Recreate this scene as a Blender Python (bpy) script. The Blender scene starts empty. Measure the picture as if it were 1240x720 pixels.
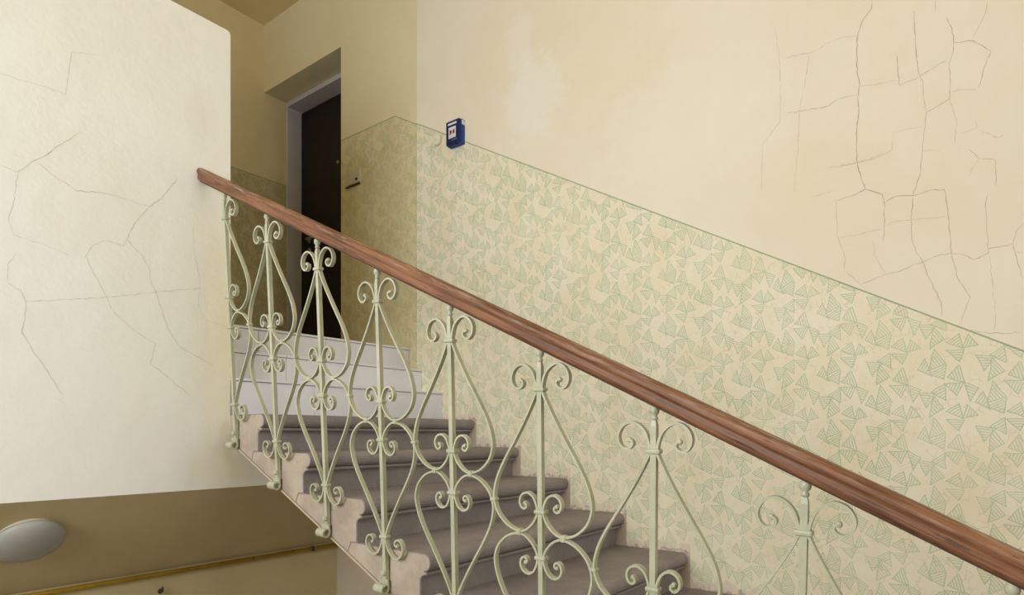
import bpy, bmesh, math, random
from mathutils import Vector, Matrix

random.seed(7)
scene = bpy.context.scene
COL = scene.collection

# ------------------------------------------------------------------ camera, world, lights, exposure
FPX, HORIZON, YAW = 756.65, 525.72, 0.6543        # focal length (px of 1240), eye level row, heading
cam_data = bpy.data.cameras.new('camera')
cam = bpy.data.objects.new('camera', cam_data)
COL.objects.link(cam)
cam_data.sensor_fit = 'HORIZONTAL'
cam_data.sensor_width = 36.0
cam_data.lens = FPX / 1240.0 * 36.0
cam_data.shift_y = (HORIZON - 360.0) / 1240.0
cam_data.clip_start = 0.05
_s, _c = math.sin(YAW), math.cos(YAW)
# world X runs towards the patterned wall, world Y up the flight; eye level is Z = 0
right, fwd = Vector((_s, -_c, 0)), Vector((_c, _s, 0))
cam.matrix_world = Matrix((( right.x, 0, -fwd.x, 0), (right.y, 0, -fwd.y, 0), (0, 1, 0, 0), (0, 0, 0, 1)))
scene.camera = cam

world = bpy.data.worlds.new('world')
scene.world = world
world.use_nodes = True
wbg = world.node_tree.nodes['Background']
wbg.inputs['Color'].default_value = (0.80, 0.90, 1.0, 1)
wbg.inputs['Strength'].default_value = 1.0

def area_light(name, loc, target, sx, sy, power, color):
    l = bpy.data.lights.new(name, 'AREA')
    l.shape = 'RECTANGLE'; l.size = sx; l.size_y = sy; l.energy = power; l.color = color
    o = bpy.data.objects.new(name, l); COL.objects.link(o)
    o.location = loc
    o.rotation_euler = (Vector(target) - Vector(loc)).to_track_quat('-Z', 'Y').to_euler()
    return o
# daylight entering through the two stairwell windows (window_1 in the side wall, window_2 in the wall behind)
area_light('daylight_side_window', (-2.32, 1.40, 1.05), (0, 1.40, 1.05), 2.2, 1.75, 110, (0.93, 0.97, 1.0))
area_light('daylight_rear_window', (1.4, -4.62, 0.95), (1.4, 0, 0.95), 2.1, 1.75, 48, (0.93, 0.97, 1.0))

vs = scene.view_settings
vs.view_transform = 'Standard'
vs.look = 'None'
vs.gamma = 1.0
vs.use_curve_mapping = False
vs.exposure = 0.36

# ------------------------------------------------------------------ helpers
def lin(c):
    c = c / 255.0
    return c / 12.92 if c <= 0.04045 else ((c + 0.055) / 1.055) ** 2.4
def rgb(r, g, b):
    return (lin(r), lin(g), lin(b), 1.0)

def link(name, me, mat=None, parent=None):
    o = bpy.data.objects.new(name, me)
    COL.objects.link(o)
    if mat is not None and me is not None and not me.materials:
        for m in (mat if isinstance(mat, (list, tuple)) else [mat]):
            me.materials.append(m)
    if parent is not None:
        o.parent = parent
    return o

def tag(o, label=None, cat=None, group=None, kind=None):
    if label: o['label'] = label
    if cat: o['category'] = cat
    if group: o['group'] = group
    if kind: o['kind'] = kind
    return o

def empty(name, loc=(0, 0, 0)):
    o = bpy.data.objects.new(name, None); COL.objects.link(o); o.location = loc
    o.empty_display_size = 0.1
    return o

def mesh(name, verts, faces, smooth=False):
    me = bpy.data.meshes.new(name)
    me.from_pydata([tuple(v) for v in verts], [], faces)
    bm = bmesh.new(); bm.from_mesh(me)
    bmesh.ops.recalc_face_normals(bm, faces=bm.faces)
    bm.to_mesh(me); bm.free()
    if smooth:
        for p in me.polygons: p.use_smooth = True
    me.update()
    return me

def box_me(name, x0, x1, y0, y1, z0, z1, bevel=0.0, seg=2):
    bm = bmesh.new()
    bmesh.ops.create_cube(bm, size=1.0)
    for v in bm.verts:
        v.co = Vector(((x0 + x1) / 2 + v.co.x * (x1 - x0), (y0 + y1) / 2 + v.co.y * (y1 - y0), (z0 + z1) / 2 + v.co.z * (z1 - z0)))
    if bevel > 0:
        bmesh.ops.bevel(bm, geom=list(bm.edges), offset=bevel, segments=seg, affect='EDGES', profile=0.5)
    me = bpy.data.meshes.new(name); bm.to_mesh(me); bm.free()
    return me

def box(name, x0, x1, y0, y1, z0, z1, mat, parent=None, bevel=0.0, seg=2):
    return link(name, box_me(name, x0, x1, y0, y1, z0, z1, bevel, seg), mat, parent)

def boxes(name, lst, mat, parent=None):
    V, F = [], []
    for (x0, x1, y0, y1, z0, z1) in lst:
        b = len(V)
        V += [(x0,y0,z0),(x1,y0,z0),(x1,y1,z0),(x0,y1,z0),(x0,y0,z1),(x1,y0,z1),(x1,y1,z1),(x0,y1,z1)]
        F += [[b+i for i in f] for f in ((0,3,2,1),(4,5,6,7),(0,1,5,4),(1,2,6,5),(2,3,7,6),(3,0,4,7))]
    return link(name, mesh(name, V, F), mat, parent)

def prism(poly, a0, a1, axis):
    """closed polygon extruded: axis 'X' -> poly is (y,z); 'Y' -> poly is (x,z)"""
    n = len(poly)
    def P(p, a): return (a, p[0], p[1]) if axis == 'X' else (p[0], a, p[1])
    V = [P(p, a0) for p in poly] + [P(p, a1) for p in poly]
    F = [list(range(n))[::-1], list(range(n, 2 * n))]
    F += [[i, (i + 1) % n, n + (i + 1) % n, n + i] for i in range(n)]
    return V, F

def lathe(profile, seg=20):
    """profile [(r,z)] around Z"""
    V, F = [], []
    for r, z in profile:
        for k in range(seg):
            a = 2 * math.pi * k / seg
            V.append((r * math.cos(a), r * math.sin(a), z))
    for i in range(len(profile) - 1):
        for k in range(seg):
            k2 = (k + 1) % seg
            F.append([i * seg + k, i * seg + k2, (i + 1) * seg + k2, (i + 1) * seg + k])
    F.append([k for k in range(seg)][::-1]); F.append([(len(profile) - 1) * seg + k for k in range(seg)])
    return V, F

def tube(path, r, seg=10):
    V, F = [], []
    n = len(path)
    for i, p in enumerate(path):
        p = Vector(p)
        d = (Vector(path[min(i + 1, n - 1)]) - Vector(path[max(i - 1, 0)])).normalized()
        u = d.cross(Vector((0, 0, 1)))
        if u.length < 1e-3: u = d.cross(Vector((1, 0, 0)))
        u.normalize(); w = d.cross(u)
        for k in range(seg):
            a = 2 * math.pi * k / seg
            V.append(p + (u * math.cos(a) + w * math.sin(a)) * r)
    for i in range(n - 1):
        for k in range(seg):
            k2 = (k + 1) % seg
            F.append([i * seg + k, i * seg + k2, (i + 1) * seg + k2, (i + 1) * seg + k])
    F.append(list(range(seg))[::-1]); F.append([(n - 1) * seg + k for k in range(seg)])
    return V, F

def merge(*parts):
    V, F = [], []
    for v, f in parts:
        b = len(V); V += [tuple(p) for p in v]; F += [[b + i for i in q] for q in f]
    return V, F

def xf(vf, M):
    return [tuple(M @ Vector(v)) for v in vf[0]], vf[1]

def catmull(pts, n=5):
    out = []
    P = [pts[0]] + list(pts) + [pts[-1]]
    for i in range(1, len(P) - 2):
        p0, p1, p2, p3 = P[i - 1], P[i], P[i + 1], P[i + 2]
        for k in range(n):
            t = k / n
            out.append(tuple(0.5 * ((2 * b) + (-a + c) * t + (2 * a - 5 * b + 4 * c - d) * t * t + (-a + 3 * b - 3 * c + d) * t ** 3)
                             for a, b, c, d in zip(p0, p1, p2, p3)))
    out.append(tuple(pts[-1]))
    return out

# ------------------------------------------------------------------ materials
class NT:
    def __init__(self, name):
        self.m = bpy.data.materials.new(name); self.m.use_nodes = True
        self.t = self.m.node_tree; self.n = self.t.nodes; self.l = self.t.links
        self.bsdf = self.n['Principled BSDF']
    def put(self, node, i, v):
        if v is None: return
        if isinstance(v, bpy.types.NodeSocket): self.l.new(v, node.inputs[i])
        else: node.inputs[i].default_value = v
    def math(self, op, a, b=None, c=None, clamp=False):
        n = self.n.new('ShaderNodeMath'); n.operation = op; n.use_clamp = clamp
        self.put(n, 0, a); self.put(n, 1, b); self.put(n, 2, c)
        return n.outputs[0]
    def vmath(self, op, a, b=None, out=0):
        n = self.n.new('ShaderNodeVectorMath'); n.operation = op
        self.put(n, 0, a); self.put(n, 1, b)
        return n.outputs[out]
    def dot(self, a, b):
        return self.vmath('DOT_PRODUCT', a, b, 'Value')
    def mix(self, fac, a, b):
        n = self.n.new('ShaderNodeMix'); n.data_type = 'RGBA'
        self.put(n, 0, fac); self.put(n, 6, a); self.put(n, 7, b)
        return n.outputs[2]
    def ramp(self, x, lo, hi, a=0.0, b=1.0):
        n = self.n.new('ShaderNodeMapRange'); n.interpolation_type = 'SMOOTHSTEP'
        self.put(n, 0, x); self.put(n, 1, lo); self.put(n, 2, hi); self.put(n, 3, a); self.put(n, 4, b)
        return n.outputs[0]
    def noise(self, vec, scale, detail=4.0, rough=0.55, out='Fac'):
        n = self.n.new('ShaderNodeTexNoise')
        self.put(n, 'Vector', vec); n.inputs['Scale'].default_value = scale
        n.inputs['Detail'].default_value = detail; n.inputs['Roughness'].default_value = rough
        return n.outputs[out]
    def combine(self, x, y, z):
        n = self.n.new('ShaderNodeCombineXYZ'); self.put(n, 0, x); self.put(n, 1, y); self.put(n, 2, z)
        return n.outputs[0]
    def pos(self):
        return self.n.new('ShaderNodeNewGeometry').outputs['Position']
    def obj(self):
        return self.n.new('ShaderNodeTexCoord').outputs['Object']
    def sep(self, v):
        n = self.n.new('ShaderNodeSeparateXYZ'); self.put(n, 0, v); return n.outputs
    def bump(self, h, strength=0.3, dist=0.005):
        n = self.n.new('ShaderNodeBump'); n.inputs['Strength'].default_value = strength
        n.inputs['Distance'].default_value = dist; self.put(n, 'Height', h)
        self.l.new(n.outputs[0], self.bsdf.inputs['Normal'])
    def done(self, color, rough=0.8, metal=0.0, spec=None):
        self.put(self.bsdf, 'Base Color', color); self.put(self.bsdf, 'Roughness', rough)
        self.put(self.bsdf, 'Metallic', metal)
        if spec is not None: self.put(self.bsdf, 'Specular IOR Level', spec)
        return self.m

def mottled(name, c0, c1, scale=6.0, rough=0.8, bump=0.0, bscale=60.0, spec=0.3, metal=0.0, speck=None, world=False):
    t = NT(name); p = t.pos() if world else t.obj()
    f = t.ramp(t.noise(p, scale, 5, 0.6), 0.3, 0.7)
    col = t.mix(f, c0, c1)
    if speck:
        sf = t.ramp(t.noise(p, speck[1], 3, 0.5), speck[2], speck[2] + 0.06)
        col = t.mix(sf, col, speck[0])
    if bump: t.bump(t.noise(p, bscale, 4, 0.6), bump, 0.004)
    return t.done(col, rough, metal, spec)

# ---- the stamped wallpaper-like roller pattern of the dado (u across, v up, metres)
SU, SV = 0.000445, 0.000535
def tri(cx, cy, pts): return [((x - cx) * SU, -(y - cy) * SV) for x, y in pts]
FAN = [tri(490, 240, q) for q in ([(395,205),(475,150),(500,245)], [(503,248),(535,162),(598,230)], [(392,260),(508,262),(475,332)])]
TEE = [tri(285, 115, q) for q in ([(192,60),(310,75),(240,162)], [(280,60),(370,8),(378,112)], [(292,85),(368,175),(270,228)])]
CLU = [tri(258, 345, q) for q in ([(270,232),(347,330),(235,372)], [(240,398),(352,345),(335,442)], [(157,365),(205,298),(250,412)])]
BUT = [tri(465, 465, q) for q in ([(450,345),(490,465),(375,430)], [(480,470),(435,552),(353,470)], [(490,468),(577,508),(530,592)])]
PU, PV = 0.176, 0.257

def pattern(t, u, v):
    """0..1 ink value of the printed fans"""
    wob = t.noise(t.combine(u, v, 0.0), 18.0, 2, 0.5, 'Color')
    ws = t.sep(wob)
    u = t.math('ADD', u, t.math('MULTIPLY_ADD', ws[0], 0.012, -0.006))
    v = t.math('ADD', v, t.math('MULTIPLY_ADD', ws[1], 0.012, -0.006))
    def col_dist(uu, vv, motifs):
        du = t.math('SUBTRACT', t.math('FLOORED_MODULO', uu, PU), PU / 2)
        dv = t.math('FLOORED_MODULO', vv, PV)
        vec = t.combine(du, dv, 1.0)
        res = None
        for (oy, tris) in motifs:
            for T in tris:
                pts = [(x, y + oy) for x, y in T]
                ar = sum(pts[i][0] * pts[(i + 1) % 3][1] - pts[(i + 1) % 3][0] * pts[i][1] for i in range(3))
                if ar < 0: pts = pts[::-1]
                e = None; cut = None
                for i in range(3):
                    (x0, y0), (x1, y1) = pts[i], pts[(i + 1) % 3]
                    L = math.hypot(x1 - x0, y1 - y0)
                    nx, ny = (y1 - y0) / L, -(x1 - x0) / L
                    dd = t.dot(vec, (nx, ny, -(nx * x0 + ny * y0) - 0.0018))
                    if i == 1: cut = dd
                    e = dd if e is None else t.math('MAXIMUM', e, dd)
                saw = t.math('PINGPONG', cut, 0.0046)
                hatch = t.math('MULTIPLY', t.ramp(saw, 0.0010, 0.0026, 0.75, 0.08), t.ramp(e, -0.0012, -0.0026))
                line = t.ramp(t.math('ABSOLUTE', t.math('ADD', e, 0.0008)), 0.0008, 0.0021, 1.0, 0.0)
                val = t.math('MAXIMUM', line, hatch)
                res = val if res is None else t.math('MAXIMUM', res, val)
        return res
    a = col_dist(u, v, [(PV * 0.25, FAN), (PV * 0.75, BUT)])
    ub = t.math('ADD', u, PU / 2)
    par = t.math('FLOORED_MODULO', t.math('FLOOR', t.math('DIVIDE', ub, PU)), 2.0)
    vb = t.math('ADD', v, t.math('MULTIPLY_ADD', par, PV / 2, PV * 0.25))
    b = col_dist(ub, vb, [(PV * 0.25, TEE), (PV * 0.75, CLU)])
    return t.math('MAXIMUM', a, b)

def wall_mat(name, axis, upper, upper2, dado=None, ground=None, ink=None, patches=(), soft=0.0, stair_stain=False, pat_fade=0.75, tint=None):
    """axis 'X': plane facing -X (u = -Y); axis 'Y': plane facing -Y (u = X). dado = (slope origin y, z, slope, level)"""
    t = NT(name); p = t.pos(); s = t.sep(p)
    u = t.math('MULTIPLY', s[1], -1.0) if axis == 'X' else s[0]
    v = s[2]
    big = t.noise(p, 1.3, 4, 0.6)
    col = t.mix(t.ramp(big, 0.35, 0.68), upper, upper2)
    vert = t.noise(t.combine(t.math('MULTIPLY', u, 14.0), t.math('MULTIPLY', v, 1.2), 0.0), 1.0, 3, 0.5)
    col = t.mix(t.ramp(vert, 0.45, 0.8, 0.0, 0.18), col, upper2)
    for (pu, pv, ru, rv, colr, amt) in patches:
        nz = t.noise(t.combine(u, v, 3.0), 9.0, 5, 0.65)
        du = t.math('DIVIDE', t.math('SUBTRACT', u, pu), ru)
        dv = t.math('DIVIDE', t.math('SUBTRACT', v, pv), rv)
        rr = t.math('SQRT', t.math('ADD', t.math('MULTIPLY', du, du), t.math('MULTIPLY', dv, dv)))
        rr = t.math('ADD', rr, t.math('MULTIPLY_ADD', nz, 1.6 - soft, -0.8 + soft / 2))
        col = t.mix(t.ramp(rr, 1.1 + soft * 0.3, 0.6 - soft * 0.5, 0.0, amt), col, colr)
    if dado:
        y0, z0, sl, lev = dado
        if axis == 'X':
            top = t.math('MINIMUM', t.math('MULTIPLY_ADD', t.math('SUBTRACT', s[1], y0), sl, z0), lev)
        else:
            top = lev
        dd = t.math('SUBTRACT', top, v)
        mask = t.ramp(dd, -0.0015, 0.0015)
        lineM = t.ramp(t.math('ABSOLUTE', dd), 0.002, 0.0045, 0.75, 0.0)
        g = t.mix(t.ramp(t.noise(p, 5.0, 4, 0.6), 0.35, 0.65), ground[0], ground[1])
        # faint scribbled second colour
        vo = t.n.new('ShaderNodeTexVoronoi'); vo.feature = 'DISTANCE_TO_EDGE'
        t.put(vo, 'Vector', t.combine(u, v, t.math('MULTIPLY', u, 0.7))); vo.inputs['Scale'].default_value = 30.0
        sc = t.math('MULTIPLY', t.ramp(vo.outputs['Distance'], 0.02, 0.06, 1.0, 0.0), t.ramp(t.noise(p, 22.0, 2, 0.5), 0.45, 0.62))
        g = t.mix(t.math('MULTIPLY', sc, 0.2), g, rgb(160, 125, 90))
        inkv = pattern(t, u, v)
        fade = t.ramp(t.noise(p, 3.2, 4, 0.65), 0.25, 0.7, pat_fade * 0.55, pat_fade)
        g = t.mix(t.math('MULTIPLY', inkv, fade), g, ink)
        col = t.mix(mask, col, g)
        col = t.mix(lineM, col, rgb(128, 150, 112))
    if stair_stain:
        q = t.math('FLOOR', t.math('DIVIDE', t.math('SUBTRACT', t.math('ADD', s[1], 0.012), 2.451), 0.33))
        zt = t.math('MINIMUM', t.math('MULTIPLY_ADD', q, 0.1613, 0.088), 0.088)
        nz = t.noise(p, 13.0, 5, 0.7)
        dz = t.math('SUBTRACT', t.math('SUBTRACT', v, zt), t.math('MULTIPLY_ADD', nz, 0.20, -0.062))
        col = t.mix(t.ramp(dz, 0.012, -0.006, 0.0, 0.7), col, rgb(222, 206, 190))
        nz2 = t.noise(p, 30.0, 4, 0.7)
        dz2 = t.math('SUBTRACT', t.math('SUBTRACT', v, zt), t.math('MULTIPLY_ADD', nz2, 0.16, -0.076))
        col = t.mix(t.ramp(dz2, 0.008, -0.006, 0.0, 0.7), col, rgb(168, 146, 132))
    h = t.math('ADD', t.math('MULTIPLY', t.noise(p, 7.0, 3, 0.5), 1.0), t.math('MULTIPLY', t.noise(p, 90.0, 3, 0.6), 0.12))
    t.bump(h, 0.35, 0.012)
    return t.done(col, 0.72, 0.0, 0.3)

CREAM = (rgb(240, 231, 212), rgb(236, 224, 200))
YELLOW = (rgb(239, 228, 194), rgb(233, 219, 180))
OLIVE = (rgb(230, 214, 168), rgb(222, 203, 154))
GROUND = (rgb(240, 231, 207), rgb(236, 225, 196))
INK = rgb(150, 182, 146)
DADO = (-0.09, 0.292, 0.565, 2.15)
M_RIGHT = wall_mat('patterned_plaster', 'X', CREAM[0], CREAM[1], DADO, GROUND, INK,
    patches=((-2.02, 1.88, 0.22, 0.26, rgb(243, 239, 232), 0.5), (-2.13, 2.22, 0.10, 0.22, rgb(243, 238, 230), 0.4),
             (-1.15, 1.45, 0.5, 0.35, rgb(242, 234, 222), 0.4)), stair_stain=True)
M_DOORWALL = wall_mat('patterned_plaster_landing', 'X', YELLOW[0], YELLOW[1], DADO, (rgb(232, 220, 182), rgb(225, 211, 168)), rgb(162, 178, 132), pat_fade=0.6)
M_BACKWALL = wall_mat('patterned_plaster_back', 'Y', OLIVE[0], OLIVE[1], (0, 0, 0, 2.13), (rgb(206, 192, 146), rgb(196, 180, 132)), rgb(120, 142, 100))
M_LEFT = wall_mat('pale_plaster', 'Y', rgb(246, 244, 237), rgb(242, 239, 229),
    soft=1.0, patches=((1.50, 0.45, 0.16, 0.75, rgb(238, 224, 184), 0.55), (1.37, 1.42, 0.07, 0.13, rgb(222, 215, 200), 0.22),  # first patch: yellow tinge with the shading below the rail end painted in
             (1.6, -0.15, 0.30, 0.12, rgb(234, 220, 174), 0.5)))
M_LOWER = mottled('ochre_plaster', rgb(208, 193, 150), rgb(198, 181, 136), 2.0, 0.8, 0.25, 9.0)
M_LOWER_GREY = mottled('grey_plaster', rgb(196, 182, 156), rgb(186, 170, 146), 3.0, 0.8, 0.2, 12.0)
M_CEIL = mottled('ceiling_plaster', rgb(232, 214, 166), rgb(222, 202, 150), 2.0, 0.85, 0.3, 8.0)
M_PLAIN = mottled('cream_plaster', rgb(236, 226, 202), rgb(228, 214, 184), 2.0, 0.85, 0.2, 10.0)
M_FLOOR = mottled('floor_stone', rgb(150, 138, 126), rgb(132, 120, 110), 5.0, 0.7, 0.2, 30.0)
M_CRACK = mottled('crack_shadow', rgb(178, 156, 128), rgb(212, 196, 168), 5.0, 0.9)
M_CRACK_L = mottled('fine_crack', rgb(204, 197, 182), rgb(226, 220, 206), 5.0, 0.9)

def stone_mat():
    t = NT('worn_step_stone'); p = t.pos()
    f = t.ramp(t.noise(p, 4.0, 6, 0.65), 0.3, 0.7)
    col = t.mix(f, rgb(150, 141, 140), rgb(130, 121, 120))
    fine = t.ramp(t.noise(p, 55.0, 4, 0.7), 0.55, 0.75)
    col = t.mix(t.math('MULTIPLY', fine, 0.5), col, rgb(160, 146, 136))
    sp = t.ramp(t.noise(p, 160.0, 2, 0.5), 0.66, 0.72)
    col = t.mix(t.math('MULTIPLY', sp, 0.6), col, rgb(92, 80, 74))
    t.bump(t.math('ADD', t.noise(p, 25.0, 4, 0.6), t.math('MULTIPLY', t.noise(p, 120.0, 3, 0.6), 0.3)), 0.35, 0.006)
    return t.done(col, 0.62, 0.0, 0.35)
M_STONE = stone_mat()
M_STONE_END = mottled('step_end_sandstone', rgb(188, 173, 154), rgb(163, 147, 132), 7.0, 0.8, 0.4, 40.0, speck=(rgb(142, 122, 108), 26.0, 0.66), world=True)
M_TILE = mottled('white_glazed_tile', rgb(232, 230, 236), rgb(224, 222, 230), 3.0, 0.28, spec=0.5)
M_GROUT = mottled('grey_grout', rgb(150, 146, 146), rgb(136, 132, 132), 20.0, 0.9)

def iron_mat():
    t = NT('pale_green_painted_iron'); p = t.pos()
    f = t.ramp(t.noise(p, 9.0, 4, 0.6), 0.3, 0.7)
    col = t.mix(f, rgb(192, 189, 164), rgb(172, 174, 147))
    g = t.ramp(t.noise(p, 28.0, 4, 0.65), 0.6, 0.75)
    col = t.mix(t.math('MULTIPLY', g, 0.6), col, rgb(160, 166, 130))
    r = t.ramp(t.noise(p, 75.0, 3, 0.6), 0.70, 0.76)
    col = t.mix(t.math('MULTIPLY', r, 0.7), col, rgb(112, 100, 74))
    t.bump(t.noise(p, 120.0, 3, 0.6), 0.25, 0.002)
    return t.done(col, 0.42, 0.0, 0.45)
M_IRON = iron_mat()

def wood_mat():
    t = NT('worn_varnished_wood'); o = t.obj(); s = t.sep(o)
    def along(fx, fc): return t.combine(t.math('MULTIPLY', s[0], fx), t.math('MULTIPLY', s[1], fc), t.math('MULTIPLY', s[2], fc))
    g = t.noise(along(3.0, 95.0), 1.5, 6, 0.7)
    col = t.mix(t.ramp(g, 0.32, 0.68), rgb(80, 46, 29), rgb(146, 98, 66))
    big = t.noise(along(2.5, 14.0), 1.3, 4, 0.6)
    col = t.mix(t.ramp(big, 0.45, 0.72, 0.0, 0.65), col, rgb(160, 110, 76))
    dk = t.noise(along(7.0, 48.0), 1.5, 4, 0.65)
    col = t.mix(t.ramp(dk, 0.58, 0.72, 0.0, 0.8), col, rgb(62, 36, 26))
    pale = t.noise(along(5.0, 60.0), 1.7, 5, 0.65)
    worn = t.math('MULTIPLY', t.ramp(pale, 0.48, 0.70), t.ramp(s[2], 0.028, 0.050))   # pale streaks on top, painting in the rail's highlight
    col = t.mix(t.math('MULTIPLY', worn, 0.6), col, rgb(192, 172, 152))
    t.bump(t.math('ADD', g, t.math('MULTIPLY', dk, 0.6)), 0.45, 0.003)
    return t.done(col, t.ramp(g, 0.3, 0.7, 0.42, 0.58), 0.0, 0.45)
M_WOOD = wood_mat()
M_DOOR = mottled('dark_brown_door_leaf', rgb(40, 30, 28), rgb(30, 23, 22), 8.0, 0.55)
M_FRAME = mottled('lilac_white_metal_frame', rgb(214, 210, 216), rgb(206, 202, 208), 4.0, 0.5)
M_STEEL = mottled('brushed_steel', rgb(190, 190, 188), rgb(160, 160, 160), 20.0, 0.3, metal=1.0)
M_BLACK = mottled('black_plastic', rgb(28, 26, 26), rgb(20, 18, 18), 10.0, 0.5)
M_PLATE = mottled('cream_plastic_plate', rgb(216, 208, 190), rgb(206, 198, 178), 10.0, 0.5)
M_BLUE = mottled('blue_plastic', rgb(38, 70, 150), rgb(28, 54, 124), 12.0, 0.4)
M_BLUE_DARK = mottled('dark_blue_plastic', rgb(24, 42, 92), rgb(18, 32, 76), 12.0, 0.45)
M_WHITE = mottled('white_label', rgb(222, 224, 232), rgb(210, 212, 222), 14.0, 0.5)
M_RED = mottled('red_print', rgb(170, 50, 34), rgb(140, 40, 28), 14.0, 0.5)
M_GREEN = mottled('green_print', rgb(70, 110, 110), rgb(56, 92, 96), 14.0, 0.5)
M_PIPE = mottled('yellow_gas_pipe_paint', rgb(196, 164, 60), rgb(172, 140, 44), 9.0, 0.5, speck=(rgb(120, 92, 40), 30.0, 0.66))
M_LAMP = mottled('opal_lamp_glass', rgb(172, 172, 164), rgb(166, 166, 160), 3.0, 0.35)
M_RUST = mottled('rusty_iron', rgb(90, 70, 50), rgb(70, 52, 36), 20.0, 0.7)
M_WINFRAME = mottled('white_window_paint', rgb(226, 222, 212), rgb(218, 212, 200), 6.0, 0.5)
def glass_mat():
    t = NT('window_pane_glass')
    t.put(t.bsdf, 'Base Color', (1, 1, 1, 1)); t.put(t.bsdf, 'Roughness', 0.02)
    t.put(t.bsdf, 'Transmission Weight', 1.0); t.put(t.bsdf, 'IOR', 1.1)
    return t.m
M_GLASS = glass_mat()

CRACKS_RIGHT=[
(3,[(0.375,1.719),(0.376,1.687),(0.404,1.654),(0.426,1.597),(0.427,1.454),(0.416,1.395),(0.423,1.359),(0.421,1.297),(0.427,1.222),(0.430,1.140),(0.425,1.078),(0.413,1.031),(0.398,0.978)]),
(2,[(0.696,1.372),(0.631,1.360),(0.531,1.349),(0.500,1.365),(0.455,1.364),(0.423,1.361)]),
(2,[(0.416,1.393),(0.363,1.379),(0.293,1.375)]),
(2,[(0.290,1.475),(0.287,1.404),(0.281,1.349),(0.217,1.359),(0.165,1.382),(0.131,1.395)]),
(2,[(0.235,1.617),(0.233,1.554),(0.228,1.467),(0.221,1.381),(0.208,1.345),(0.201,1.259),(0.195,1.221)]),
(2,[(0.131,1.554),(0.110,1.474),(0.112,1.414),(0.124,1.378),(0.121,1.315),(0.123,1.244),(0.195,1.218),(0.201,1.155),(0.208,1.063),(0.213,0.991),(0.239,0.913)]),
(2,[(0.121,1.272),(0.081,1.266),(0.037,1.251)]),
(2,[(0.110,1.449),(0.053,1.434),(0.025,1.406),(0.001,1.377),(0.021,1.325),(0.037,1.256)]),
(1,[(0.053,1.442),(0.017,1.518),(0.009,1.564)]),
(1,[(0.123,1.239),(0.102,1.156),(0.106,1.076)]),
(1,[(0.208,1.168),(0.302,1.174),(0.307,1.106),(0.363,1.089),(0.426,1.089),(0.510,1.089)]),
(1,[(0.208,1.079),(0.148,1.062)]),
(2,[(0.065,1.044),(0.037,1.001),(-0.011,0.984),(-0.015,0.884)]),
(1,[(0.065,0.943),(0.037,1.001)]),
(1,[(0.045,1.139),(0.041,1.112),(0.089,1.107)]),
(1,[(0.041,1.107),(-0.023,1.059),(-0.034,1.070)]),
(1,[(0.696,1.608),(0.593,1.593),(0.531,1.609),(0.480,1.612),(0.428,1.598)]),
(1,[(0.604,1.585),(0.620,1.476),(0.641,1.367),(0.647,1.229),(0.663,1.024)]),
(1,[(0.741,1.755),(0.724,1.630),(0.718,1.509),(0.718,1.344),(0.792,1.264),(0.798,1.067)]),
(1,[(0.165,1.630),(0.167,1.584)]),
(1,[(0.593,0.990),(0.515,0.995)]),
(2,[(0.455,0.953),(0.398,0.978),(0.340,0.942)]),
(2,[(0.396,0.975),(0.445,0.961),(0.505,0.953),(0.500,0.873),(0.495,0.799),(0.468,0.710),(0.475,0.667)]),
(2,[(0.396,0.975),(0.340,0.942),(0.332,0.903),(0.332,0.811),(0.337,0.753)]),
(1,[(0.332,0.816),(0.289,0.827),(0.244,0.822),(0.131,0.811)]),
(2,[(0.236,0.911),(0.244,0.820),(0.242,0.766),(0.230,0.701),(0.204,0.649),(0.186,0.589),(0.148,0.491),(0.148,0.439)]),
(2,[(0.330,0.908),(0.293,0.924),(0.236,0.913),(0.182,0.921),(0.139,0.913),(0.131,0.858),(0.125,0.774),(0.118,0.681),(0.098,0.576),(0.061,0.500),(0.085,0.432),(0.089,0.402)]),
(2,[(0.416,0.597),(0.330,0.627),(0.280,0.630),(0.235,0.649),(0.204,0.653),(0.165,0.669),(0.118,0.673),(0.081,0.659),(0.049,0.637),(0.009,0.652),(0.009,0.669),(-0.061,0.673),(-0.069,0.716),(-0.091,0.740)]),
(1,[(0.009,0.669),(0.013,0.752),(0.017,0.832),(0.009,0.865)]),
(1,[(0.005,0.641),(-0.003,0.551),(-0.013,0.431),(-0.009,0.372)]),
(2,[(-0.061,0.673),(-0.072,0.618),(-0.087,0.548)]),
(2,[(-0.065,0.646),(-0.091,0.636)]),
(1,[(0.373,0.770),(0.363,0.703),(0.330,0.633)]),
(1,[(0.541,1.097),(0.430,1.088),(0.382,1.089),(0.326,1.106)]),
(2,[(0.081,0.386),(0.049,0.378),(0.017,0.367),(-0.030,0.360),(-0.091,0.359)]),
(1,[(0.495,0.799),(0.421,0.801),(0.340,0.807)]),
(1,[(0.475,0.667),(0.411,0.596)])]
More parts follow.
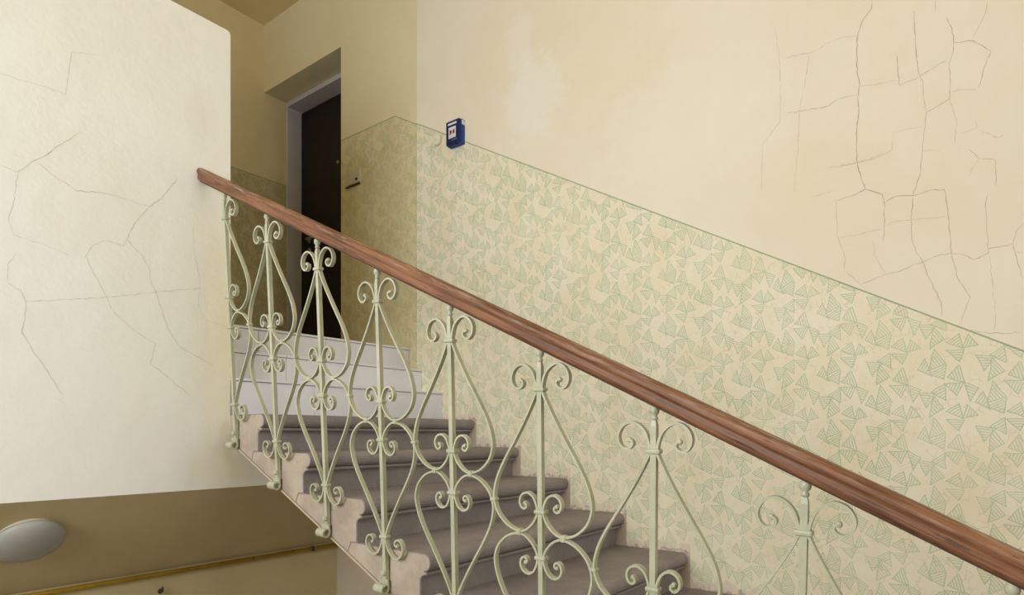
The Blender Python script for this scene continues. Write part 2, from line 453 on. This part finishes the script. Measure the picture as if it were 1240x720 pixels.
CRACKS_LEFT=[
(2,[(0.656,0.958),(0.706,0.951),(0.755,1.010),(0.797,1.047),(0.832,1.094),(0.904,1.170)]),
(2,[(0.755,1.010),(0.821,0.972),(0.892,0.939),(0.980,0.959),(1.059,0.961),(1.150,0.953),(1.201,1.003),(1.269,1.111)]),
(1,[(0.706,0.951),(0.693,0.825),(0.679,0.768),(0.698,0.720),(0.797,0.704),(0.868,0.686)]),
(2,[(1.150,0.953),(1.094,0.865),(1.066,0.795),(1.129,0.737),(1.155,0.689),(1.157,0.644),(1.179,0.601),(1.194,0.550),(1.231,0.445),(1.277,0.380),(1.422,0.313)]),
(2,[(1.066,0.795),(1.053,0.765),(0.993,0.773),(0.942,0.741),(0.920,0.690),(0.957,0.619),(0.993,0.546),(1.019,0.491),(1.094,0.427),(1.179,0.384),(1.157,0.297),(1.216,0.255),(1.316,0.174)]),
(2,[(0.677,0.543),(0.714,0.524),(0.730,0.487),(0.728,0.419),(0.719,0.371),(0.763,0.289),(0.809,0.211),(0.844,0.150)]),
(2,[(0.730,0.487),(0.821,0.506),(0.993,0.546),(1.179,0.601),(1.262,0.624),(1.364,0.651)]),
(1,[(1.332,0.913),(1.340,0.801),(1.364,0.692),(1.356,0.576),(1.381,0.515),(1.491,0.497)]),
(1,[(0.677,0.543),(0.677,0.609),(0.703,0.655)]),
(1,[(0.656,1.285),(0.707,1.287),(0.788,1.296),(0.854,1.294),(0.866,1.388),(0.874,1.466),(0.965,1.498)])]
# ------------------------------------------------------------------ measured layout (metres, eye level = 0)
RUN, TAN = 0.33, 0.4887
RISE = RUN * TAN
XW = 2.83                     # patterned wall
XD = 2.87                     # door wall
XEND = 1.463                  # free ends of the steps
YN1, ZN1 = 2.451, 0.088       # nosing of the top stone step
NOSE = 0.046
N_STONE = 10
ZFLOOR = ZN1 - RISE * N_STONE
YFACE = 2.80                  # face of the pale wall at the head of the flight
YBACK = 4.80
ZLAND = 0.570
ZCEIL = 3.40
XSIDE, YREAR = -2.2, -4.5     # walls beside and behind the camera

def structure(o): o['kind'] = 'structure'; return o
def crack_strips(name, cracks, to3d, widths, parent, mat):
    V, F = [], []
    rnd = random.Random(3)
    for w, pts in cracks:
        P = [pts[0]]
        for a, b in zip(pts, pts[1:]):
            L = math.hypot(b[0] - a[0], b[1] - a[1]); k = max(2, int(L / 0.012))
            for i in range(1, k + 1):
                f = i / k; j = 0.0 if i == k else 0.0022
                P.append((a[0] + (b[0] - a[0]) * f + rnd.uniform(-j, j), a[1] + (b[1] - a[1]) * f + rnd.uniform(-j, j)))
        n = len(P)
        base = len(V)
        for i, p in enumerate(P):
            q0, q1 = P[max(i - 1, 0)], P[min(i + 1, n - 1)]
            dx, dy = q1[0] - q0[0], q1[1] - q0[1]; L = math.hypot(dx, dy) or 1
            hw = widths[w] * (0.5 + rnd.random()) * (0.3 if i in (0, n - 1) else 1)
            nx, ny = -dy / L * hw, dx / L * hw
            V += [to3d(p[0] + nx, p[1] + ny), to3d(p[0] - nx, p[1] - ny)]
        F += [[base + 2 * i, base + 2 * i + 1, base + 2 * i + 3, base + 2 * i + 2] for i in range(n - 1)]
    o = link(name, mesh(name, V, F), mat, parent); o['kind'] = 'stuff'
    return o

# ------------------------------------------------------------------ the shell
structure(box('floor', XSIDE - 0.15, XW + 0.2, YREAR - 0.15, YBACK + 0.2, ZFLOOR - 0.15, ZFLOOR, M_FLOOR))
wr = structure(box('wall_right', XW, XW + 0.2, YREAR, 2.945, ZFLOOR, ZCEIL, M_RIGHT))
more = [(w, [(y - 0.95, z - 0.12) for y, z in L]) for w, L in CRACKS_RIGHT]          # the crazing goes on down the wall
more = [(w, L) for w, L in more if max(y for y, z in L) < -0.14 and min(z - (0.30 + 0.565 * (y + 0.09)) for y, z in L) > 0.02]
crack_strips('plaster_crack', CRACKS_RIGHT + more, lambda a, b: (XW - 0.0006, a, b), {1: 0.0005, 2: 0.0008, 3: 0.0013}, wr, M_CRACK)
# door wall with the recess of the flat door
wd = structure(boxes('wall_right_landing', [(XD, XD + 0.5, 2.945, 3.78, ZFLOOR, ZCEIL), (XD, XD + 0.5, 3.78, 5.0, ZFLOOR, ZLAND - 0.2), (XD, XD + 0.5, 3.78, 5.0, 2.84, ZCEIL)], M_DOORWALL))
wb = structure(box('wall_back', XSIDE, XD + 0.5, YBACK, YBACK + 0.2, ZFLOOR, ZCEIL, M_BACKWALL))
structure(box('ceiling', XSIDE - 0.15, XD + 0.5, YREAR - 0.15, YBACK + 0.2, ZCEIL, ZCEIL + 0.15, M_CEIL))
structure(box('floor_landing', XSIDE, XD + 0.6, 3.40, YBACK, ZLAND - 0.2, ZLAND, M_FLOOR))

# pale wall at the head of the flight: tall block, corner eased, with a low apron running on under the flight
r = 0.018
poly = [(XSIDE, -0.246), (XW, -0.246), (XW, 0.086), (1.505, 0.086)]
poly += [(1.505 - r + r * math.cos(a), 1.866 - r + r * math.sin(a)) for a in [math.pi / 2 * k / 6 for k in range(7)]]
poly += [(XSIDE, 1.866)]
V, F = prism(poly, YFACE, YFACE + 0.14, 'Y')
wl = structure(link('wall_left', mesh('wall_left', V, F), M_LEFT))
crack_strips('plaster_crack', CRACKS_LEFT, lambda a, b: (a, YFACE - 0.0006, b), {1: 0.0006, 2: 0.0010, 3: 0.001}, wl, M_CRACK_L)

# sloping soffit below the pale wall, then the lower back wall
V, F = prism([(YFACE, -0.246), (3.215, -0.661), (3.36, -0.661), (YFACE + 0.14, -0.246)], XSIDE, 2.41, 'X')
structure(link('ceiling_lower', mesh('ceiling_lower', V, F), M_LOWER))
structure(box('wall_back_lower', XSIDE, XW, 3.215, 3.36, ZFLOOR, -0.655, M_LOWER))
V, F = prism([(3.215, ZFLOOR), (3.215, -0.25), (2.80, -0.25), (2.80, -0.03), (2.72, -0.06), (0.2, -0.06 - TAN * 2.52), (0.2, ZFLOOR)], 2.41, 2.50, 'X')
structure(link('wall_under_stairs', mesh('wall_under_stairs', V, F), M_LOWER_GREY))

# walls beside and behind the camera, each with a window
structure(boxes('wall_side', [(XSIDE - 0.15, XSIDE, YREAR, 0.30, ZFLOOR, ZCEIL), (XSIDE - 0.15, XSIDE, 2.5, YBACK, ZFLOOR, ZCEIL),
                              (XSIDE - 0.15, XSIDE, 0.30, 2.5, ZFLOOR, 0.15), (XSIDE - 0.15, XSIDE, 0.30, 2.5, 1.95, ZCEIL)], M_PLAIN))
structure(boxes('wall_rear', [(XSIDE, 0.35, YREAR - 0.15, YREAR, ZFLOOR, ZCEIL), (2.45, XW, YREAR - 0.15, YREAR, ZFLOOR, ZCEIL),
                              (0.35, 2.45, YREAR - 0.15, YREAR, ZFLOOR, 0.05), (0.35, 2.45, YREAR - 0.15, YREAR, 1.85, ZCEIL)], M_PLAIN))
w1 = structure(empty('window_1', (XSIDE, 1.40, 0.15)))
f1 = boxes('window_frame', [(-0.06, 0.0, -1.10, -1.04, 0, 1.8), (-0.06, 0, 1.04, 1.10, 0, 1.8), (-0.06, 0, -1.04, 1.04, 0, 0.06), (-0.06, 0, -1.04, 1.04, 1.74, 1.8), (-0.06, 0, -0.03, 0.03, 0.06, 1.74)], M_WINFRAME, w1)
w2 = structure(empty('window_2', (1.4, YREAR, 0.05)))
f2 = boxes('window_frame', [(-1.05, -0.99, -0.06, 0, 0, 1.8), (0.99, 1.05, -0.06, 0, 0, 1.8), (-0.99, 0.99, -0.06, 0, 0, 0.06), (-0.99, 0.99, -0.06, 0, 1.74, 1.8), (-0.03, 0.03, -0.06, 0, 0.06, 1.74)], M_WINFRAME, w2)

# ------------------------------------------------------------------ door in its recess
d1 = structure(empty('door_1', (3.21, 4.28, ZLAND)))
def dbox(name, x0, x1, y0, y1, z0, z1, mat, parent=None, bevel=0.0):   # world extents, parented
    o = box(name, x0, x1, y0, y1, z0, z1, mat, None, bevel)
    p = parent or d1
    o.parent = p
    o.matrix_parent_inverse = Matrix.Translation(-d1.location) if p is d1 else Matrix.Identity(4)
    return o
leaf = dbox('door_leaf', 3.215, 3.26, 3.86, 4.785, ZLAND + 0.005, 2.80, M_DOOR)
fr = boxes('door_frame', [(3.078, 3.30, 4.785, 4.81, ZLAND, 2.84), (3.078, 3.30, 3.78, 3.86, ZLAND, 2.84), (3.078, 3.30, 3.86, 4.785, 2.805, 2.845)], M_FRAME, d1)
fr.matrix_parent_inverse = Matrix.Translation(-d1.location)
V, F = merge(xf(lathe([(0.026, 0), (0.026, 0.006), (0.022, 0.010), (0.010, 0.011), (0.010, 0.04)], 20), Matrix.Translation((3.215, 4.665, 1.675)) @ Matrix.Rotation(-math.pi / 2, 4, 'Y')),
             tube([(3.178, 4.665, 1.675), (3.172, 4.655, 1.675), (3.172, 4.60, 1.672), (3.172, 4.545, 1.668)], 0.009, 10))
hd = link('door_handle', mesh('door_handle', V, F, True), M_STEEL, leaf)
V, F = xf(lathe([(0.025, 0), (0.025, 0.006), (0.020, 0.010), (0.008, 0.012)], 20), Matrix.Translation((3.215, 4.665, 1.585)) @ Matrix.Rotation(-math.pi / 2, 4, 'Y'))
link('lock_rosette', mesh('lock_rosette', V, F, True), M_STEEL, leaf)
V, F = xf(lathe([(0.016, 0), (0.016, 0.004), (0.009, 0.006)], 16), Matrix.Translation((3.215, 4.275, 2.245)) @ Matrix.Rotation(-math.pi / 2, 4, 'Y'))
link('peephole', mesh('peephole', V, F, True), M_STEEL, leaf)

# ------------------------------------------------------------------ staircase
stairs = tag(empty('staircase', (0, 0, 0)), 'worn grey stone staircase rising left to white tiled steps by the door', 'staircase')
def step_profile(back_cut=None):
    """(y,z) outline, nosing tip near (0,0): torus nosing, fillet, cove, riser, rebate joint, sloping soffit"""
    pts = []
    R = 0.029
    for k in range(9):                                            # bull nose
        a = math.pi / 2 + math.pi * k / 8
        pts.append((0.026 + R * 0.9 * math.cos(a), -R + R * math.sin(a)))
    pts += [(0.026, -0.0585), (0.018, -0.060), (0.018, -0.070)]   # fillet
    for k in range(1, 5):                                         # cove into the riser
        a = math.pi / 2 * k / 4
        pts.append((0.018 + (NOSE - 0.018) * math.sin(a), -0.070 - 0.022 * (1 - math.cos(a))))
    pts += [(NOSE, -RISE), (NOSE + 0.032, -RISE)]
    depth = 0.247                                                  # soffit below nosing line
    s = 0.02
    ys, zs = NOSE + 0.032 + s, -RISE - 0.05
    sof = lambda y: TAN * y - depth
    # joint runs square to the soffit
    y = NOSE + 0.032
    k = (-RISE - sof(y)) / (1 / TAN + TAN)
    yj = y + k * 1.0
    pts += [(yj, sof(yj))]
    y2, z2 = yj + RUN, sof(yj + RUN)
    if back_cut is not None:
        pts += [(back_cut, sof(back_cut)), (back_cut, 0.0)]
    else:
        pts += [(y2, z2), (NOSE + 0.032 + RUN, 0.0)]
    return pts
def step_mesh(name, prof, stub=None):
    V, F = prism(prof, XEND if stub is None else 1.506, XW - 0.0005, 'X')
    if stub: V, F = merge((V, F), prism(stub, XEND, 1.506, 'X'))
    me = mesh(name, V, F)
    me.materials.append(M_STONE); me.materials.append(M_STONE_END)
    for p in me.polygons:
        if abs(p.normal.x) > 0.9: p.material_index = 1
        elif len(p.vertices) == 4: p.use_smooth = False
    bm = bmesh.new(); bm.from_mesh(me)
    ed = [e for e in bm.edges if len(e.link_faces) == 2 and {f.material_index for f in e.link_faces} == {0, 1} and e.verts[0].co.x < XEND + 0.01]
    bmesh.ops.bevel(bm, geom=ed, offset=0.003, segments=1, affect='EDGES')
    bm.to_mesh(me); bm.free()
    return me
me_top = step_mesh('stone_step', step_profile(YFACE - YN1 - 0.001), step_profile(2.668 - YN1))   # its end is cut back beside the wall
me_std = step_mesh('stone_step', step_profile())
for k in range(N_STONE):
    o = link('stone_step', me_top if k == 0 else me_std, None, stairs)
    o.location = (0, YN1 - RUN * k, ZN1 - RISE * k)
# plastered soffit under the blocks, its edge showing as a thin pale line
sof = lambda y: ZN1 + TAN * (y - YN1) - 0.2475
ya, yb = -0.9, YFACE - 0.002
ya = YN1 + (ZFLOOR + 0.05 + 0.2475 - ZN1) / TAN
V, F = prism([(ya, sof(ya)), (yb, sof(yb)), (yb, sof(yb) - 0.008), (ya, sof(ya) - 0.008)], 1.506, XW, 'X')
V, F = merge((V, F), prism([(ya, sof(ya)), (2.668, sof(2.668)), (2.668, sof(2.668) - 0.008), (ya, sof(ya) - 0.008)], XEND - 0.003, 1.506, 'X'))
link('stair_soffit', mesh('stair_soffit', V, F), M_LOWER_GREY, stairs)

# three white tiled steps: core, riser tiles, tread tiles
def lerp(a, b, f): return a + (b - a) * f
TILED = [  # front y at left, at right, x0, z0, z1, joints x, y of the next riser
    (2.775, 2.720, 1.507, 0.088, 0.262, [1.93], 2.93),
    (2.945, 2.900, 1.508, 0.262, 0.414, [1.88, 2.74], 3.09),
    (3.130, 3.060, 1.508, 0.414, 0.570, [1.83, 2.24, 2.65], 3.43)]
me_cache = {}
for (yl, yr, x0, z0, z1, joints, ynext) in TILED:
    def yf(x): return lerp(yl, yr, (x - 1.5) / (XW - 1.5))
    x1 = XW if z0 < 0.4 else XD
    poly = [(x0, yf(x0) + 0.010), (x1, yf(x1) + 0.010), (x1, ynext + 0.05), (x0, ynext + 0.05)]
    V = [(x, y, z) for z in (z0, z1 - 0.012) for x, y in poly]
    F = [[3, 2, 1, 0], [4, 5, 6, 7], [0, 1, 5, 4], [1, 2, 6, 5], [2, 3, 7, 6], [3, 0, 4, 7]]
    core = link('tiled_step', mesh('tiled_step', V, F), M_GROUT, stairs)
    xs = [x0] + joints + [x1]
    for a, b in zip(xs, xs[1:]):
        a2, b2 = a + 0.0012, b - 0.0012
        for nm, zz0, zz1, off0, off1 in (('riser_tile', z0 + 0.002, z1 - 0.014, 0.0, 0.011), ('tread_tile', z1 - 0.012, z1, -0.008, None)):
            ye0, ye1 = (yf(a2) + 0.011, yf(b2) + 0.011) if off1 else (ynext + 0.02, ynext + 0.02)
            P = [(a2, yf(a2) + off0), (b2, yf(b2) + off0), (b2, ye1), (a2, ye0)]
            V = [(x, y, z) for z in (zz0, zz1) for x, y in P]
            bm = bmesh.new(); me = mesh(nm, V, F); bm.from_mesh(me)
            bmesh.ops.bevel(bm, geom=list(bm.edges), offset=0.0012, segments=1, affect='EDGES'); bm.to_mesh(me); bm.free()
            link(nm, me, M_TILE, core)

# ------------------------------------------------------------------ railing
X0, Y0, Z0 = 1.3751, 0.3005, -0.0905        # finial of baluster 0, under the rail
LX, LY = 0.0734, 0.0411                     # the ironwork leans out over the stairwell
rail = tag(empty('stair_railing', (0, 0, 0)), 'wrought-iron scrollwork stair railing in pale green with brown wooden handrail', 'railing')

# handrail: moulded section swept straight, local x along its length
def rail_section():
    half = [(0.0, 0.0530), (0.010, 0.0523), (0.0175, 0.0497), (0.0230, 0.0450), (0.0258, 0.0385), (0.0255, 0.0320), (0.0228, 0.0268),
            (0.0205, 0.0240), (0.0208, 0.0210), (0.0220, 0.0175), (0.0216, 0.0095), (0.0195, 0.003), (0.0155, 0.0)]
    return half + [(-x, z) for x, z in half[::-1][:-1]]
sec = rail_section()
def rail_pt(y): return Vector((X0, y, Z0 + TAN * (y - Y0)))
ytop, ybot = YFACE + 0.03, -0.95
L = (rail_pt(ytop) - rail_pt(ybot)).length
nst = 60
V, F = [], []
rr = random.Random(5)
for i in range(nst + 1):
    x = L * i / nst
    for (a, b) in sec:
        j = 0.0004
        V.append((x, a + rr.uniform(-j, j), b + rr.uniform(-j, j)))
m = len(sec)
for i in range(nst):
    for k in range(m):
        F.append([i * m + k, i * m + (k + 1) % m, (i + 1) * m + (k + 1) % m, (i + 1) * m + k])
F.append(list(range(m))); F.append([nst * m + k for k in range(m)][::-1])
hr = link('handrail', mesh('handrail', V, F, True), M_WOOD, rail)
dvec = (rail_pt(ytop) - rail_pt(ybot)).normalized()
side = Vector((1, 0, 0)); up = dvec.cross(side) * -1
if up.z < 0: up = -up
side = up.cross(dvec)
b0 = rail_pt(ybot)
hr.matrix_basis = Matrix(((dvec.x, side.x, up.x, b0.x), (dvec.y, side.y, up.y, b0.y), (dvec.z, side.z, up.z, b0.z), (0, 0, 0, 1)))
hr['label'] = 'worn reddish brown wooden handrail'
# flat iron strap under the rail
V, F = prism([(-0.02, -0.004), (0, -0.004), (0, 0.001), (-0.02, 0.001)], 0, 1, 'X')
V = [(x * L, 0.011 if y < -0.01 else -0.011, z) for x, y, z in V]
link('rail_strap', mesh('rail_strap', V, F), M_RUST, hr)

# baluster frame: local z up along the bar (z = -t), y = along the flight, x = through the railing
zax = Vector((-LX, -LY, 1)).normalized()
yax = (Vector((0, 1, 0)) - zax * zax.y).normalized()
xax = yax.cross(zax)
ROT = Matrix(((xax.x, yax.x, zax.x), (xax.y, yax.y, zax.y), (xax.z, yax.z, zax.z))).to_4x4()

T_TC, T_MU, T_MID, T_ML, T_BC, T_FOOT = 0.1111, 0.4455, 0.510, 0.5745, 0.909, 1.088
tc = [(0.064, -0.0255), (0.0565, -0.0225), (0.055, -0.013), (0.064, -0.004), (0.078, -0.004), (0.090, -0.017), (0.0925, -0.037), (0.081, -0.058),
      (0.060, -0.068), (0.040, -0.063), (0.022, -0.046), (0.012, -0.021), (0.0095, 0.0)]
strand = [(s, T_TC + t) for s, t in tc]
strand += [(0.012, 0.122), (0.028, 0.155), (0.056, 0.205), (0.090, 0.260), (0.122, 0.310), (0.147, 0.357), (0.160, 0.400), (0.160, 0.432), (0.145, 0.466),
           (0.112, 0.495), (0.074, 0.5065), (0.048, 0.500), (0.026, 0.481), (0.014, 0.462)]
strand += [(s, T_MU + t) for s, t in [(0.0100, 0.0), (0.0125, -0.018), (0.0235, -0.040), (0.042, -0.050), (0.060, -0.0435), (0.0685, -0.027), (0.065, -0.011), (0.055, -0.004), (0.0465, -0.0095), (0.047, -0.0175), (0.0525, -0.0195)]]
PATH = catmull(strand, 4)
def strip(path, sy, flip):
    V, F = [], []
    n = len(path); W, T = 0.0075, 0.0030
    P = [(s * sy, -(2 * T_MID - t) if flip else -t) for s, t in path]
    for i, (a, b) in enumerate(P):
        q0, q1 = P[max(i - 1, 0)], P[min(i + 1, n - 1)]
        dx, dy = q1[0] - q0[0], q1[1] - q0[1]; Ln = math.hypot(dx, dy) or 1
        nx, ny = -dy / Ln * T, dx / Ln * T
        V += [(-W, a + nx, b + ny), (W, a + nx, b + ny), (W, a - nx, b - ny), (-W, a - nx, b - ny)]
    for i in range(n - 1):
        for k in range(4):
            F.append([4 * i + k, 4 * i + (k + 1) % 4, 4 * i + 4 + (k + 1) % 4, 4 * i + 4 + k])
    F += [[0, 1, 2, 3], [4 * n - 4 + k for k in (3, 2, 1, 0)]]
    out = [(V, F)]
    for (a, b) in (P[0], P[-1]):                                    # berry closing each scroll
        out.append(xf(lathe([(0.001, -0.0075), (0.0050, -0.0062), (0.0070, 0.0), (0.0050, 0.0062), (0.001, 0.0075)], 10),
                      Matrix.Translation((0, a, b)) @ Matrix.Rotation(math.pi / 2, 4, 'Y')))
    V, F = merge(*out)
    return mesh('scroll_bar', V, F)
ME_SCROLL = {(sy, fl): strip(PATH, sy, fl) for sy in (1, -1) for fl in (False, True)}

def rounded(w, d, h, bev):
    return box_me('collar', -d, d, -w, w, -h, h, bev, 2)
ME_COLLAR = rounded(0.0180, 0.0125, 0.0060, 0.0040)
ME_CLIP = rounded(0.0080, 0.0105, 0.0090, 0.003)
ME_SIDECLIP = rounded(0.0100, 0.0105, 0.0050, 0.003)
# upright: square bar, chamfered neck and ball finial at the top
b = 0.0075
def ring4(h, z): return [(-h, -h, z), (h, -h, z), (h, h, z), (-h, h, z)]
zs = [(0.0045, -0.030), (0.0045, -0.036), (b, -0.050), (b, -1.060), (0.006, -1.080), (0.006, -1.100)]
V = []; F = []
for h, z in zs: V += ring4(h, z)
for i in range(len(zs) - 1):
    for k in range(4): F.append([4 * i + k, 4 * i + (k + 1) % 4, 4 * i + 4 + (k + 1) % 4, 4 * i + 4 + k])
F += [[0, 1, 2, 3], [4 * len(zs) - 4 + k for k in range(4)]]
ME_BAR = mesh('baluster', V, F)
V, F = lathe([(0.004, -0.038), (0.0085, -0.035), (0.0085, -0.030), (0.005, -0.027), (0.0105, -0.021), (0.0120, -0.014), (0.0105, -0.007), (0.0065, -0.002), (0.0065, 0.008)], 14)
ME_FINIAL = mesh('finial', V, F, True)
# rolled foot: strip of iron curled outwards, axis along the flight; and the bolt into the step end
sp = [(0.0 - 0.004, -T_FOOT + 0.03)]
ctr = (-0.0185, -T_FOOT)
for k in range(16):
    a = -k * (1.55 * math.pi / 15); rad = 0.0165 - 0.0045 * k / 15
    sp.append((ctr[0] + rad * math.cos(a), ctr[1] + rad * math.sin(a)))
V, F = [], []
for i, (x, z) in enumerate(sp):
    q0, q1 = sp[max(i - 1, 0)], sp[min(i + 1, len(sp) - 1)]
    dx, dz = q1[0] - q0[0], q1[1] - q0[1]; Ln = math.hypot(dx, dz); nx, nz = -dz / Ln * 0.003, dx / Ln * 0.003
    V += [(x + nx, -0.016, z + nz), (x + nx, 0.030, z + nz), (x - nx, 0.030, z - nz), (x - nx, -0.016, z - nz)]
for i in range(len(sp) - 1):
    for k in range(4): F.append([4 * i + k, 4 * i + (k + 1) % 4, 4 * i + 4 + (k + 1) % 4, 4 * i + 4 + k])
F += [[0, 1, 2, 3], [4 * len(sp) - 4 + k for k in (3, 2, 1, 0)]]
ME_FOOT = mesh('rolled_foot', V, F)
V, F = merge(xf(lathe([(0.011, 0), (0.011, 0.008), (0.008, 0.012), (0.004, 0.013)], 6), Matrix.Translation((-0.006, 0, -1.035)) @ Matrix.Rotation(-math.pi / 2, 4, 'Y')),
             xf(lathe([(0.005, 0), (0.005, 0.03)], 8), Matrix.Translation((-0.004, 0, -1.035)) @ Matrix.Rotation(math.pi / 2, 4, 'Y')))
ME_BOLT = mesh('bolt', V, F)

for i in range(7, -4, -1):
    bar = link('baluster', ME_BAR, M_IRON, rail)
    bar.matrix_basis = Matrix.Translation(rail_pt(Y0 + RUN * i)) @ ROT
    link('finial', ME_FINIAL, M_IRON, bar)
    for (sy, fl), me in ME_SCROLL.items():
        if i == 7 and sy > 0: continue                              # the last one stands half against the wall
        link('scroll_bar', me, M_IRON, bar)
    for t in (T_TC, T_MU, T_ML, T_BC):
        c = link('collar', ME_COLLAR, M_IRON, bar); c.location = (0, 0, -t)
    for sy in (-1, 1):
        if i == 7 and sy > 0: continue
        c = link('clip', ME_CLIP, M_IRON, bar); c.location = (0, 0.074 * sy, -T_MID)
    if i < 7:
        c = link('clip', ME_SIDECLIP, M_IRON, bar); c.location = (0, 0.1645, -0.4265)
    link('rolled_foot', ME_FOOT, M_IRON, bar)
    link('bolt', ME_BOLT, M_IRON, bar)

# ------------------------------------------------------------------ small things on the walls
# blue call point
cp = tag(empty('fire_call_point', (XW, 2.585, 1.828)), 'small blue fire alarm call box on the patterned wall near the corner', 'alarm box')
box('housing', -0.034, 0.0, -0.056, 0.056, -0.073, 0.073, M_BLUE, cp, 0.004)
box('front_cover', -0.052, -0.034, -0.054, 0.054, -0.071, 0.071, M_BLUE_DARK, cp, 0.005)
box('label_strip', -0.0535, -0.052, -0.034, 0.036, 0.044, 0.056, M_WHITE, cp)
gp = box('break_panel', -0.0540, -0.052, -0.028, 0.030, -0.036, 0.030, M_WHITE, cp)
V, F = [], []
for sgn in (-1, 1):
    q = [(sgn * 0.004, -0.009), (sgn * 0.020, -0.015), (sgn * 0.020, 0.015), (sgn * 0.004, 0.009)]
    v, f = prism(q, -0.0548, -0.0538, 'X'); V, F = merge((V, F), (v, f))
link('red_symbol', mesh('red_symbol', V, F), M_RED, gp)
box('green_strip', -0.0535, -0.052, -0.040, 0.010, -0.054, -0.043, M_GREEN, cp)
box('hinge_tab', -0.060, -0.034, -0.024, -0.010, -0.080, -0.070, M_BLUE_DARK, cp, 0.002)
box('side_sticker', -0.030, -0.004, -0.0575, -0.056, 0.040, 0.066, M_WHITE, cp)
# round cover beside it
rc = tag(empty('round_cover', (XW, 2.752, 1.842)), 'small round painted cap on the wall beside the blue box', 'wall cap')
V, F = xf(lathe([(0.034, 0), (0.034, 0.016), (0.030, 0.021), (0.012, 0.022)], 28), Matrix.Rotation(-math.pi / 2, 4, 'Y'))
link('cap', mesh('cap', V, F), mottled('painted_cap', rgb(240, 232, 212), rgb(226, 222, 196), 30.0, 0.6), rc)
V, F = xf(lathe([(0.005, 0.020), (0.005, 0.024), (0.003, 0.0248)], 12), Matrix.Rotation(-math.pi / 2, 4, 'Y'))
link('screw', mesh('screw', V, F), M_PLATE, rc)
# doorbell plate
db = tag(empty('doorbell_plate', (XD, 3.615, 1.83)), 'cream doorbell plate with dark button beside the dark door', 'doorbell')
box('plate', -0.012, 0.0, -0.062, 0.085, -0.036, 0.060, M_PLATE, db, 0.003)
V, F = xf(lathe([(0.010, 0.0), (0.010, 0.004), (0.006, 0.006)], 16), Matrix.Translation((-0.012, -0.025, -0.010)) @ Matrix.Rotation(-math.pi / 2, 4, 'Y'))
link('button', mesh('button', V, F), M_BLACK, db)
box('name_strip', -0.014, 0.0, -0.058, 0.100, -0.050, -0.042, M_RUST, db, 0.002)

# ceiling lamp on the sloping soffit
n45 = Vector((0, -1, -1)).normalized()
lp = tag(empty('ceiling_lamp', (0.772, 2.942, -0.388)), 'round white dome lamp, unlit, on the sloping soffit below the pale wall', 'lamp')
lp.rotation_euler = n45.to_track_quat('Z', 'X').to_euler()
V, F = lathe([(0.100, -0.002), (0.100, 0.022), (0.096, 0.024)], 36)
link('lamp_base', mesh('lamp_base', V, F, False), M_PLATE, lp)
prof = [(0.116, 0.022), (0.118, 0.028)] + [(0.118 * math.cos(a), 0.028 + 0.044 * math.sin(a)) for a in [math.pi / 2 * k / 9 for k in range(1, 9)]] + [(0.004, 0.0725)]
V, F = lathe(prof, 40)
link('lamp_shade', mesh('lamp_shade', V, F, True), M_LAMP, lp)

# yellow gas pipe along the foot of the soffit
gp = tag(empty('gas_pipe', (0, 3.196, -0.676)), 'thin yellow gas pipe running along the wall under the soffit', 'pipe')
V, F = tube([(XSIDE, 0, 0), (2.41, 0, 0)], 0.0115, 14)
link('pipe', mesh('pipe', V, F, True), M_PIPE, gp)
for x in (0.2, 2.22):
    V, F = merge(tube([(x - 0.008, 0, 0), (x + 0.008, 0, 0)], 0.015, 14), tube([(x, 0.0, -0.005), (x, 0.019, -0.005)], 0.006, 8), tube([(x, -0.012, 0.0), (x, -0.022, -0.012)], 0.004, 8))
    link('pipe_clamp', mesh('pipe_clamp', V, F, True), M_RUST, gp)
hk = tag(empty('wall_hook', (1.373, 3.215, -0.764)), 'tiny rusty hook in the ochre wall below the yellow pipe', 'hook')
pts = [(0, 0.0, 0.0), (0, -0.018, 0.0), (0, -0.028, 0.006), (0, -0.030, 0.016), (0, -0.022, 0.022)]
V, F = tube(catmull(pts, 3), 0.0045, 8)
link('hook', mesh('hook', V, F, True), M_RUST, hk)
V, F = xf(lathe([(0.012, 0.0), (0.012, 0.003), (0.006, 0.004)], 14), Matrix.Rotation(math.pi / 2, 4, 'X'))
link('rosette', mesh('rosette', V, F), M_RUST, hk)
